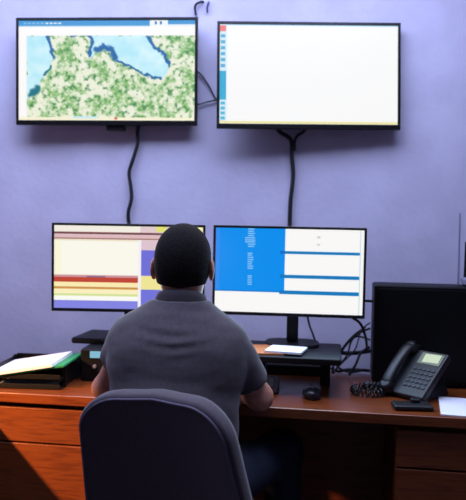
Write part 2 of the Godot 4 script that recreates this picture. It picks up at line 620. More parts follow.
func build_person() -> void:
	var p := thing("person", "seated man with short dark hair and grey polo shirt, seen from behind", "person", Transform3D())
	var sh_l := Vector3(-0.337, 0.962, 0.762)
	var sh_r := Vector3(-0.034, 0.957, 0.762)
	var el_l := Vector3(-0.43, 0.8, 0.69)
	var el_r := Vector3(0.058, 0.79, 0.69)
	var wr_l := Vector3(-0.295, 0.812, 0.475)
	var wr_r := Vector3(-0.068, 0.812, 0.485)
	# --- skin: one continuous body, hidden under the clothes where it is covered
	var hl := hand(el_l, wr_l, 1.0)
	var hr := hand(el_r, wr_r, -1.0)
	var skin := [
		[Vector3(-0.18, 0.6, 0.85), Vector3(-0.18, 0.92, 0.785), 0.1, 0.12, 1.35],
		[Vector3(-0.18, 0.98, 0.775), Vector3(-0.18, 1.12, 0.735), 0.064, 0.057, 1.0],
		[Vector3(-0.3, 0.965, 0.77), Vector3(-0.06, 0.96, 0.77), 0.05, 0.05, 1.0],
		[sh_l, el_l, 0.04, 0.032, 1.0], [sh_r, el_r, 0.042, 0.038, 1.0],
		[el_l, el_l.lerp(wr_l, 0.35), 0.032, 0.037, 1.0], [el_l.lerp(wr_l, 0.35), wr_l, 0.037, 0.025, 1.0],
		[el_r, el_r.lerp(wr_r, 0.35), 0.038, 0.042, 1.0], [el_r.lerp(wr_r, 0.35), wr_r, 0.042, 0.026, 1.0],
		[Vector3(-0.26, 0.55, 0.86), Vector3(-0.28, 0.545, 0.5), 0.07, 0.05, 1.0], [Vector3(-0.09, 0.55, 0.86), Vector3(0.08, 0.545, 0.53), 0.07, 0.05, 1.0],
	]
	var mb := MB.new()
	var trunk := func(q: Vector3) -> float: return maxf(field(q, skin, 0.03), q.y - 1.075)
	net(mb, trunk, Vector3(-0.49, 0.45, 0.46), Vector3(0.13, 1.1, 0.98), 0.012)
	var head := func(q: Vector3) -> float: return maxf(head_field(q), 1.07 - q.y)
	net(mb, head, Vector3(-0.285, 1.06, 0.585), Vector3(-0.077, 1.325, 0.83), 0.004)
	for hd in [[hl, el_l, wr_l], [hr, el_r, wr_r]]:
		var hb: Array = hd[0].duplicate()
		hb.append([hd[1], hd[2], 0.037, 0.026, 1.0])
		var hf := func(q: Vector3) -> float: return field(q, hb, 0.007)
		var w: Vector3 = hd[2]
		net(mb, hf, w + Vector3(-0.1, -0.07, -0.2), w + Vector3(0.1, 0.06, 0.03), 0.0036)
	part("body", mb, M.skin, p)
	# --- hair
	var hm := MB.new()
	net(hm, hair_field, Vector3(-0.285, 1.1, 0.6), Vector3(-0.077, 1.335, 0.83), 0.004)
	part("hair", hm, M.hair, p, "short dark hair, slightly grey at the sides")
	# --- polo shirt
	var shirt := [
		[Vector3(-0.185, 0.58, 0.86), Vector3(-0.187, 0.74, 0.83), 0.175, 0.178, 1.45],
		[Vector3(-0.187, 0.74, 0.83), Vector3(-0.187, 0.9, 0.785), 0.178, 0.183, 1.45],
		[Vector3(-0.28, 0.915, 0.785), Vector3(-0.083, 0.91, 0.785), 0.105, 0.105, 1.0],
		[Vector3(-0.19, 1.06, 0.755), Vector3(-0.325, 0.978, 0.765), 0.062, 0.057, 1.0],
		[Vector3(-0.17, 1.06, 0.755), Vector3(-0.045, 0.974, 0.765), 0.062, 0.057, 1.0],
	]
	var sleeve_l := [[sh_l, sh_l.lerp(el_l, 0.8), 0.064, 0.056, 1.0]]
	var sleeve_r := [[sh_r, sh_r.lerp(el_r, 0.95), 0.065, 0.058, 1.0]]
	var wav := FastNoiseLite.new()
	wav.seed = 12
	wav.frequency = 7.0
	wav.fractal_octaves = 2
	var ax_l := (el_l - sh_l).normalized()
	var ax_r := (el_r - sh_r).normalized()
	var hem_l := sh_l.lerp(el_l, 0.44)
	var hem_r := sh_r.lerp(el_r, 0.72)
	var sf := func(q: Vector3) -> float:
		var d := field(q, shirt, 0.05)
		d = smin(d, maxf(field(q, sleeve_l, 0.05), (q - hem_l).dot(ax_l)), 0.016)
		d = smin(d, maxf(field(q, sleeve_r, 0.05), (q - hem_r).dot(ax_r)), 0.016)
		if absf(d) < 0.05:
			d += wav.get_noise_3d(q.x * 0.7, q.y * 1.8, q.z) * 0.003
			d += 0.0022 * sin((q.y - 0.15 * absf(q.x + 0.18)) * 190.0) * clampf(1.0 - absf(q.y - 0.985) / 0.055, 0, 1) * clampf(1.0 - absf(q.x + 0.18) / 0.13, 0, 1)
		return maxf(d, q.y - 1.092)
	var sm := MB.new()
	net(sm, sf, Vector3(-0.51, 0.44, 0.6), Vector3(0.16, 1.115, 1.01), 0.0095)
	var shirt_node := part("polo_shirt", sm, M.shirt, p)
	# collar: a turned-down band, higher at the nape
	var rings := []
	for pr in [[0.004, -0.008], [0.006, 0.012], [0.003, 0.026], [-0.003, 0.029], [-0.009, 0.022], [-0.012, 0.0]]:
		var ring := PackedVector3Array()
		for j in 40:
			var a := TAU * j / 40
			var back := 0.5 + 0.5 * sin(a)
			var gap := 1.0 - 0.35 * pow(maxf(0.0, -sin(a)), 6.0)
			ring.append(Vector3(-0.18 + cos(a) * (0.075 + pr[0] - 0.2 * pr[1]), 1.058 + 0.04 * back + pr[1] * gap, 0.747 + sin(a) * (0.071 + pr[0] - 0.15 * pr[1])))
		rings.append(ring)
	rings.append(rings[0])
	var cm := MB.new()
	cm.loft(rings, false)
	part("collar", cm, M.shirt_dark, shirt_node)
	# --- trousers
	var kn_l := Vector3(-0.3, 0.545, 0.43)
	var kn_r := Vector3(0.13, 0.545, 0.43)
	var an_l := Vector3(-0.3, 0.12, 0.5)
	var an_r := Vector3(0.15, 0.12, 0.48)
	var legs := [
		[Vector3(-0.25, 0.55, 0.88), Vector3(-0.11, 0.55, 0.88), 0.115, 0.115, 1.0],
		[Vector3(-0.26, 0.55, 0.86), kn_l, 0.092, 0.066, 1.0], [Vector3(-0.09, 0.55, 0.86), kn_r, 0.092, 0.068, 1.0],
		[kn_l, an_l, 0.068, 0.055, 1.0], [kn_r, an_r, 0.068, 0.055, 1.0],
	]
	var tm := MB.new()
	var tf := func(q: Vector3) -> float: return maxf(field(q, legs, 0.035), 0.1 - q.y)
	net(tm, tf, Vector3(-0.42, 0.06, 0.33), Vector3(0.26, 0.7, 1.02), 0.014)
	part("trousers", tm, M.denim, p, "dark blue trousers")
	for an in [an_l, an_r]:
		var shoe := [[an + Vector3(0, -0.045, 0.02), an + Vector3(0, -0.06, -0.06), 0.045, 0.042, 1.0], [an + Vector3(0, -0.06, -0.06), an + Vector3(0, -0.082, -0.17), 0.042, 0.034, 1.0]]
		var ff := func(q: Vector3) -> float: return maxf(field(q, shoe, 0.03), 0.004 - q.y)
		var fm := MB.new()
		net(fm, ff, an + Vector3(-0.07, -0.13, -0.24), an + Vector3(0.07, 0.03, 0.1), 0.009)
		part("shoe", fm, M.satin_black, p)

# ------------------------------------------------------------------ the office chair
func back_ring(z: float, inset: float) -> PackedVector3Array:
	# outline of the backrest: wide foot, rounded shoulders
	var pts := PackedVector3Array()
	var h := 0.46
	var rt := 0.11
	var out: Array[Vector2] = []
	for j in 9:      # top right shoulder
		var a := PI / 2 * j / 8.0
		out.append(Vector2(0.222 - rt + rt * sin(a), h - rt * 0.85 + rt * 0.85 * cos(a)))
	for j in 7:
		var f := (j + 1) / 8.0
		out.append(Vector2(0.222 + 0.034 * f, lerpf(h - rt * 0.85, 0.06, f)))
	for j in 5:
		var a := PI / 2 * j / 4.0
		out.append(Vector2(0.196 + 0.06 * cos(a), 0.06 - 0.06 * sin(a)))
	var n := out.size()
	for j in 5:
		out.append(Vector2(lerpf(0.1, -0.1, j / 4.0), 0.0))
	for j in n:
		out.append(Vector2(-out[n - 1 - j].x, out[n - 1 - j].y))
	for j in 5:
		out.append(Vector2(lerpf(-0.06, 0.06, j / 4.0), h + 0.004 * (1.0 - absf(j - 2) / 2.0)))
	for q in out:
		var c := Vector2(0, 0.24)
		var d := q - c
		var s := Vector2(1.0 - inset / 0.21, 1.0 - inset / 0.23)
		var w := c + d * s
		pts.append(Vector3(w.x, w.y, z - 0.9 * (0.05 - w.x * w.x) + 0.045))   # gently cupped round the sitter
	return pts

func build_chair() -> void:
	var t := thing("office_chair", "dark grey fabric swivel chair with piped backrest behind the seated man", "chair", at(-0.036, 0, 0.9, -23.0))
	var xf := Transform3D(Basis(Vector3.RIGHT, deg_to_rad(15.0)) * Basis(Vector3.BACK, deg_to_rad(3.0)), Vector3(0.0, 0.462, 0.17))
	var tr := func(ring: PackedVector3Array) -> PackedVector3Array:
		var o := PackedVector3Array()
		for q in ring:
			o.append(xf * q)
		return o
	var b := MB.new()
	b.loft([tr.call(back_ring(-0.034, 0.2)), tr.call(back_ring(-0.034, 0.13)), tr.call(back_ring(-0.033, 0.06)), tr.call(back_ring(-0.03, 0.02)), tr.call(back_ring(-0.022, 0.006)), tr.call(back_ring(-0.008, 0.0)), tr.call(back_ring(0.014, 0.0)), tr.call(back_ring(0.024, 0.004)), tr.call(back_ring(0.029, 0.014)), tr.call(back_ring(0.031, 0.05)), tr.call(back_ring(0.0315, 0.09)), tr.call(back_ring(0.032, 0.13)), tr.call(back_ring(0.032, 0.17)), tr.call(back_ring(0.032, 0.2))])
	var br := part("backrest", b, M.chair_cloth, t)
	var seam := MB.new()
	var line: Array = Array(tr.call(back_ring(0.0285, 0.0105)))
	line.append(line[0])
	seam.tube(line, 0.0032, 6)
	part("piping", seam, M.piping, br)
	# seat
	var s := MB.new()
	var rings := []
	for r in [[0.355, 0.9], [0.36, 0.97], [0.375, 1.0], [0.405, 1.0], [0.422, 0.97], [0.43, 0.85], [0.431, 0.5]]:
		var ring := PackedVector3Array()
		for j in 36:
			var a := TAU * j / 36
			ring.append(Vector3(signf(cos(a)) * pow(absf(cos(a)), 0.55) * 0.24 * r[1], r[0], -0.03 + signf(sin(a)) * pow(absf(sin(a)), 0.55) * 0.23 * r[1]))
		rings.append(ring)
	s.loft(rings)
	part("seat", s, M.chair_cloth, t)
	var br2 := MB.new()
	br2.tube(smooth_path([Vector3(0, 0.345, 0.05), Vector3(0, 0.345, 0.2), Vector3(0, 0.39, 0.245), Vector3(0, 0.54, 0.262)]), 0.017, 10)
	part("back_bracket", br2, M.satin_black, t)
	var col := MB.new()
	col.lathe(Transform3D(), [Vector2(0.05, 0.352), Vector2(0.05, 0.33), Vector2(0.016, 0.325), Vector2(0.016, 0.2), Vector2(0.027, 0.195), Vector2(0.027, 0.07), Vector2(0.03, 0.06)], 18)
	part("gas_column", col, M.satin_black, t)
	for i in 5:
		var d := Vector3(sin(TAU * i / 5.0), 0, cos(TAU * i / 5.0))
		var lg := MB.new()
		lg.tube([Vector3(0, 0.1, 0) + d * 0.015, Vector3(0, 0.095, 0) + d * 0.12, Vector3(0, 0.075, 0) + d * 0.29], 0.024, 8, 0.015)
		part("leg", lg, M.satin_black, t)
		var cs := MB.new()
		var side := d.cross(Vector3.UP)
		var cxf := Transform3D(Basis(d, side, d.cross(side)), Vector3(0, 0.03, 0) + d * 0.285)
		cs.lathe(cxf, [Vector2(0.02, -0.022), Vector2(0.03, -0.018), Vector2(0.03, 0.018), Vector2(0.02, 0.022)], 16)
		part("caster", cs, M.satin_black, t)

# ------------------------------------------------------------------ desk
func build_desk() -> void:
	var t := thing("desk", "reddish brown wooden desk with drawer pedestals on both sides of a dark kneehole", "desk", desk_xf)
	part("desk_top", bx(Vector3(2.02, 0.034, 0.585), Vector3(0.03, 0.733, 0.0325), 0.004), M.wood_top, t)
	for s in [[-0.975, -0.43], [0.4, 1.03]]:
		var w: float = s[1] - s[0]
		var c: float = (s[0] + s[1]) / 2
		var body := MB.new()
		body.box(at(c - w / 2 + 0.009, 0.375, 0.025), Vector3(0.018, 0.65, 0.525), 0.0015)
		body.box(at(c + w / 2 - 0.009, 0.375, 0.025), Vector3(0.018, 0.65, 0.525), 0.0015)
		body.box(at(c, 0.375, -0.231), Vector3(w - 0.038, 0.65, 0.012), 0.001)
		body.box(at(c, 0.06, 0.025), Vector3(w - 0.038, 0.018, 0.5), 0.001)
		body.box(at(c, 0.69, 0.018), Vector3(w - 0.038, 0.018, 0.48), 0.001)
		body.box(at(c, 0.026, 0.01), Vector3(w - 0.02, 0.05, 0.46), 0.001)
		var cab := part("pedestal", body, M.wood, t)
		for d in [[0.697, 0.583], [0.577, 0.325], [0.319, 0.075]]:
			var hgt: float = d[0] - d[1]
			var dr := part("drawer", bx(Vector3(w - 0.006, hgt, 0.018), Vector3(c, (d[0] + d[1]) / 2, 0.297), 0.002), M.wood, cab)
			dr.set_meta("label", "plain flush drawer front")
	part("modesty_panel", bx(Vector3(0.83, 0.5, 0.018), Vector3(-0.015, 0.465, -0.2), 0.0015), M.wood, t)

# ------------------------------------------------------------------ risers and what stands on or under them
func riser(label: String, xf: Transform3D, w: float, d: float, top: float, group: String) -> void:
	var t := thing("monitor_riser", label, "riser", xf, group)
	var h := top - 0.75
	part("shelf", bx(Vector3(w, 0.022, d), Vector3(0, h - 0.011, 0), 0.005), M.satin_black, t)
	for s in [-1.0, 1.0]:
		part("leg", bx(Vector3(0.036, h - 0.0225, 0.1), Vector3(s * (w / 2 - 0.055), (h - 0.0225) / 2, 0.065 - d / 2), 0.004), M.satin_black, t)

func sheet(w: float, d: float, h := 0.0012, curl := 0.0) -> MB:
	var m := MB.new()
	var rings := []
	for i in 9:
		var z := (i / 8.0 - 0.5) * d
		var y := curl * pow(i / 8.0, 2.0)
		rings.append(PackedVector3Array([Vector3(-w / 2, y, z), Vector3(w / 2, y, z), Vector3(w / 2, y + h, z), Vector3(-w / 2, y + h, z)]))
	for i in 8:
		for j in 4:
			var a: Vector3 = rings[i][j]
			var b: Vector3 = rings[i][(j + 1) % 4]
			var c: Vector3 = rings[i + 1][(j + 1) % 4]
			var e: Vector3 = rings[i + 1][j]
			var nn: Vector3 = [Vector3.DOWN, Vector3.RIGHT, Vector3.UP, Vector3.LEFT][j]
			m.quad(a, b, c, e, nn)
	m.quad(rings[0][0], rings[0][1], rings[0][2], rings[0][3], Vector3.FORWARD)
	m.quad(rings[8][0], rings[8][1], rings[8][2], rings[8][3], Vector3.BACK)
	return m

func build_keyboard() -> void:
	var t := thing("keyboard", "grey computer keyboard under the man's hands", "keyboard", dk(-0.205, 0.75, 0.08, 2.0))
	var hx := Transform3D(Basis(Vector3.RIGHT, deg_to_rad(4.0)), Vector3(0, 0.015, 0))
	var b := MB.new()
	b.box(hx, Vector3(0.45, 0.018, 0.15), 0.004)
	part("case", b, M.grey_plastic, t)
	var km := MB.new()
	km.box(Transform3D(), Vector3(0.0165, 0.008, 0.0165), 0.002)
	var key := km.mesh()
	var wide := {}
	for r in 6:
		for c in 22:
			if r == 5 and c > 3 and c < 9:
				if c != 4:
					continue
			if c == 15 or c == 19 and r < 1:
				continue
			var o := MeshInstance3D.new()
			o.name = "key"
			o.mesh = key
			o.material_override = M.key_plastic
			o.transform = hx * at(-0.2 + c * 0.0191 + (0.0382 if r == 5 and c == 4 else 0.0), 0.011, -0.056 + r * 0.0215 + (0.006 if r > 0 else 0.0))
			if r == 5 and c == 4:
				o.scale = Vector3(5.4, 1, 1)
			t.add_child(o, true)

func build_mouse() -> void:
	var t := thing("mouse", "small black computer mouse lying on the bare desk", "mouse", dk(0.137, 0.75, 0.165, 8.0))
	var rings := []
	for i in 11:
		var u := i / 10.0
		var z := (u - 0.5) * 0.105
		var w := 0.031 * pow(maxf(0.02, 1.0 - pow(absf(2.0 * u - 1.0), 3.2)), 0.5)
		var h := (0.036 * pow(maxf(0.03, 1.0 - pow(absf(1.75 * (u - 0.57)), 2.4)), 0.6))
		var ring := PackedVector3Array()
		for j in 16:
			var a := TAU * j / 16
			ring.append(Vector3(cos(a) * w, maxf(0.0, h * 0.32 + sin(a) * h * (0.68 if sin(a) > 0.0 else 0.32)), z))
		rings.append(ring)
	var b := MB.new()
	b.loft(rings)
	part("shell", b, M.gloss_black, t)
	var wl := MB.new()
	wl.lathe(Transform3D(Basis(Vector3(0, 1, 0), Vector3(1, 0, 0), Vector3(0, 0, -1)), Vector3(0, 0.027, -0.03)), [Vector2(0.006, -0.004), Vector2(0.009, -0.003), Vector2(0.009, 0.003), Vector2(0.006, 0.004)], 14)
	part("scroll_wheel", wl, M.grey_plastic, t)

func build_phone() -> void:
	var t := thing("telephone", "black desk telephone with raised keypad and yellow note, handset on its left", "telephone", dk(0.478, 0.75, 0.055, -42.0))
	# wedge stand: the face leans back
	var face := Transform3D(Basis(Vector3.RIGHT, deg_to_rad(41.0)), Vector3(0.012, 0.072, 0.0))
	# in the face frame: x across, -z up the slope, y out of the face
	var b := MB.new()
	b.box(face, Vector3(0.165, 0.03, 0.2), 0.007)
	part("body", b, M.phone_black, t)
	var st := MB.new()
	st.loft([PackedVector3Array([Vector3(-0.05, 0.0, -0.09), Vector3(0.075, 0.0, -0.09), Vector3(0.075, 0.0, 0.06), Vector3(-0.05, 0.0, 0.06)]), PackedVector3Array([Vector3(-0.05, 0.012, -0.09), Vector3(0.075, 0.012, -0.09), Vector3(0.075, 0.012, 0.055), Vector3(-0.05, 0.012, 0.055)]), PackedVector3Array([Vector3(-0.045, 0.09, -0.06), Vector3(0.07, 0.09, -0.06), Vector3(0.07, 0.09, -0.035), Vector3(-0.045, 0.09, -0.035)])])
	part("stand", st, M.phone_black, t)
	var dis := MB.new()
	dis.box(face * at(0.028, 0.0155, -0.062), Vector3(0.088, 0.004, 0.05), 0.0015)
	part("display", dis, M.lcd, t)
	var note := MB.new()
	note.box(face * at(0.032, 0.0182, -0.064, 3.0), Vector3(0.062, 0.0008, 0.037), 0.0002)
	part("sticky_note", note, M.note, t, "pale yellow note stuck over the display")
	var km := MB.new()
	km.box(Transform3D(), Vector3(0.0125, 0.004, 0.0085), 0.0012)
	var key := km.mesh()
	for r in 5:
		for c in 5:
			var o := MeshInstance3D.new()
			o.name = "key"
			o.mesh = key
			o.material_override = M.phone_key
			o.transform = face * at(-0.008 + c * 0.0178, 0.0165, -0.014 + r * 0.0185)
			t.add_child(o, true)
	# handset in its cradle
	var hs := MB.new()
	var path := smooth_path([Vector3(0, 0.012, 0.104), Vector3(0, 0.034, 0.08), Vector3(0, 0.044, 0.03), Vector3(0, 0.046, -0.03), Vector3(0, 0.04, -0.08), Vector3(0, 0.016, -0.112)], 4)
	var rings := []
	for i in path.size():
		var u := float(i) / (path.size() - 1)
		var wv := 0.02 + 0.007 * pow(absf(2.0 * u - 1.0), 2.0)
		var hh := 0.013 if u > 0.04 and u < 0.96 else 0.007
		var ring := PackedVector3Array()
		for j in 12:
			var a := TAU * j / 12
			ring.append(face * ((path[i] as Vector3) + Vector3(-0.062 + cos(a) * wv, sin(a) * hh, 0)))
		rings.append(ring)
	hs.loft(rings)
	for z in [0.088, -0.088]:
		hs.lathe(face * at(-0.062, 0.0, z), [Vector2(0.02, 0.012), Vector2(0.025, 0.018), Vector2(0.024, 0.04), Vector2(0.012, 0.044)], 16)
	part("handset", hs, M.phone_black, t)
	# coiled cord heaped on the desk to the left
	var cc := MB.new()
	var run := smooth_path([Vector3(-0.052, 0.02, 0.085), Vector3(-0.05, 0.013, 0.14), Vector3(-0.095, 0.0135, 0.175), Vector3(-0.145, 0.0135, 0.14), Vector3(-0.15, 0.0135, 0.07), Vector3(-0.105, 0.014, 0.055), Vector3(-0.06, 0.016, 0.1), Vector3(-0.085, 0.028, 0.14), Vector3(-0.115, 0.028, 0.105), Vector3(-0.09, 0.026, 0.075), Vector3(-0.06, 0.02, 0.06)], 26)
	var coil := []
	for i in run.size():
		var d: Vector3 = (run[mini(i + 1, run.size() - 1)] - run[maxi(i - 1, 0)]).normalized()
		var s := d.cross(Vector3.UP).normalized()
		var a := i * 0.95
		coil.append((run[i] as Vector3) + (s * cos(a) + s.cross(d) * sin(a)) * 0.0105)
	cc.tube(coil, 0.0028, 5)
	part("coiled_cord", cc, M.phone_black, t)

func build_small_things() -> void:
	# loose gadget in front of the phone
	var g := thing("handheld_device", "flat black handheld device lying in front of the telephone", "device", dk(0.455, 0.75, 0.245, 6.0))
	part("shell", bx(Vector3(0.125, 0.018, 0.07), Vector3(0, 0.009, 0), 0.007), M.phone_black, g)
	part("clip", bx(Vector3(0.03, 0.012, 0.028), Vector3(0.012, 0.0235, -0.018), 0.004), M.phone_black, g)
	# sheets of paper
	single("paper_sheet", sheet(0.16, 0.235, 0.004), M.paper, "white paper stack at the right end of the desk by the phone", "paper", dk(0.625, 0.7505, 0.2, -6.0))
	single("folder", sheet(0.14, 0.18, 0.006), M.kraft, "orange brown folder lying on the right monitor riser", "folder", dk(-0.04, 0.885, 0.085, 8.0))
	single("notepad", sheet(0.125, 0.12, 0.007), M.paper, "white notepad in front of the right monitor's foot", "notepad", dk(0.045, 0.8915, 0.105, -8.0))
	# tower computer and the router on it
	var t := thing("computer_tower", "large black computer case standing sideways behind the telephone", "computer", dk(0.575, 0.75, -0.155))
	part("case", bx(Vector3(0.46, 0.352, 0.168), Vector3(0, 0.186, 0), 0.006), M.case_black, t)
	part("side_panel", bx(Vector3(0.43, 0.325, 0.004), Vector3(0, 0.188, 0.0855), 0.0015), M.case_black, t)
	part("front_bezel", bx(Vector3(0.02, 0.352, 0.166), Vector3(0.2395, 0.186, 0), 0.006), M.satin_black, t)
	for x in [-0.17, 0.17]:
		for z in [-0.06, 0.06]:
			part("foot", bx(Vector3(0.03, 0.012, 0.02), Vector3(x, 0.006, z), 0.002), M.satin_black, t)
	var r := thing("router", "pale wireless router with upright antennas on the computer case", "router", dk(0.725, 1.1125, -0.16))
	part("body", bx(Vector3(0.15, 0.028, 0.11), Vector3(0.015, 0.016, 0), 0.008), M.pale_plastic, r)
	var an := [[-0.072, 0.265, 0.0045, M.pale_plastic], [-0.045, 0.16, 0.009, M.satin_black], [0.07, 0.2, 0.006, M.satin_black]]
	for a in an:
		var m := MB.new()
		m.tube([Vector3(a[0], 0.004 if a[0] < -0.065 else 0.02, -0.02), Vector3(a[0], 0.06, -0.02), Vector3(a[0], a[1], -0.02)], a[2], 8, a[2] * 0.75)
		part("antenna", m, a[3], r)
	# letter tray
	var y := thing("letter_tray", "black two tier letter tray holding papers at the left end of the desk", "tray", dk(-0.84, 0.75, 0.135, 5.0))
	for lv in [0.0, 0.034]:
		var m := MB.new()
		m.box(at(0, lv + 0.003, 0), Vector3(0.25, 0.004, 0.27), 0.001)
		for s in [-1.0, 1.0]:
			m.box(at(s * 0.123, lv + 0.018, -0.02), Vector3(0.005, 0.03, 0.23), 0.002)
		m.box(at(0, lv + 0.02, -0.133), Vector3(0.25, 0.036, 0.005), 0.002)
		m.box(at(0, lv + 0.01, 0.133), Vector3(0.25, 0.016, 0.004), 0.0015)
		part("tier", m, M.satin_black, y)
	for s in [-1.0, 1.0]:
		for z in [-0.115, 0.085]:
			part("post", bx(Vector3(0.01, 0.07, 0.016), Vector3(s * 0.126, 0.035, z), 0.002), M.satin_black, y)
	single("paper_stack", sheet(0.2, 0.22, 0.005), M.paper, "thin stack of paper in the lower tier of the letter tray", "paper", dk(-0.84, 0.7556, 0.125, 5.0))
	var fo := thing("green_folder", "green folder with loose white papers on top of the letter tray", "folder", dk(-0.82, 0.792, 0.14, 5.0))
	fo.transform = fo.transform * Transform3D(Basis(Vector3.BACK, deg_to_rad(10.0)), Vector3(0.0, 0.018, 0.01))
	part("cover", sheet(0.245, 0.25, 0.006), M.green, fo)
	var pm := sheet(0.22, 0.24, 0.012)
	var po := part("papers", pm, M.paper, fo)
	po.position = Vector3(-0.026, 0.0064, 0.012)
	# lit gadget under the left riser
	var dv := thing("radio_unit", "small black radio unit with a lit pale blue display under the left riser", "radio", dk(-0.64, 0.75, 0.05, 4.0))
	part("case", bx(Vector3(0.11, 0.116, 0.11), Vector3(0, 0.058, 0), 0.006), M.satin_black, dv)
	part("display", bx(Vector3(0.05, 0.024, 0.003), Vector3(0.006, 0.097, 0.0555), 0.0008), M.small_screen, dv)
	part("knob", bx(Vector3(0.014, 0.014, 0.012), Vector3(0.0, 0.055, 0.06), 0.004), M.grey_plastic, dv)
	# power strip under the right riser
	var ps := thing("power_strip", "black power strip lying behind the desk's cables under the right riser", "power strip", dk(-0.01, 0.75, -0.19, 0.0))
	part("body", bx(Vector3(0.4, 0.042, 0.055), Vector3(0, 0.021, 0), 0.006), M.satin_black, ps)
	for i in 5:
		part("socket", bx(Vector3(0.04, 0.004, 0.036), Vector3(-0.15 + i * 0.075, 0.0435, 0), 0.001), M.grey_plastic, ps)

func cable(label: String, pts: Array, r := 0.004, group := "", m: Material = null) -> void:
	var mb := MB.new()
	mb.tube(smooth_path(pts, 7), r, 7)
	single("cable", mb, m if m else M.cord, label, "cable", Transform3D(), group)

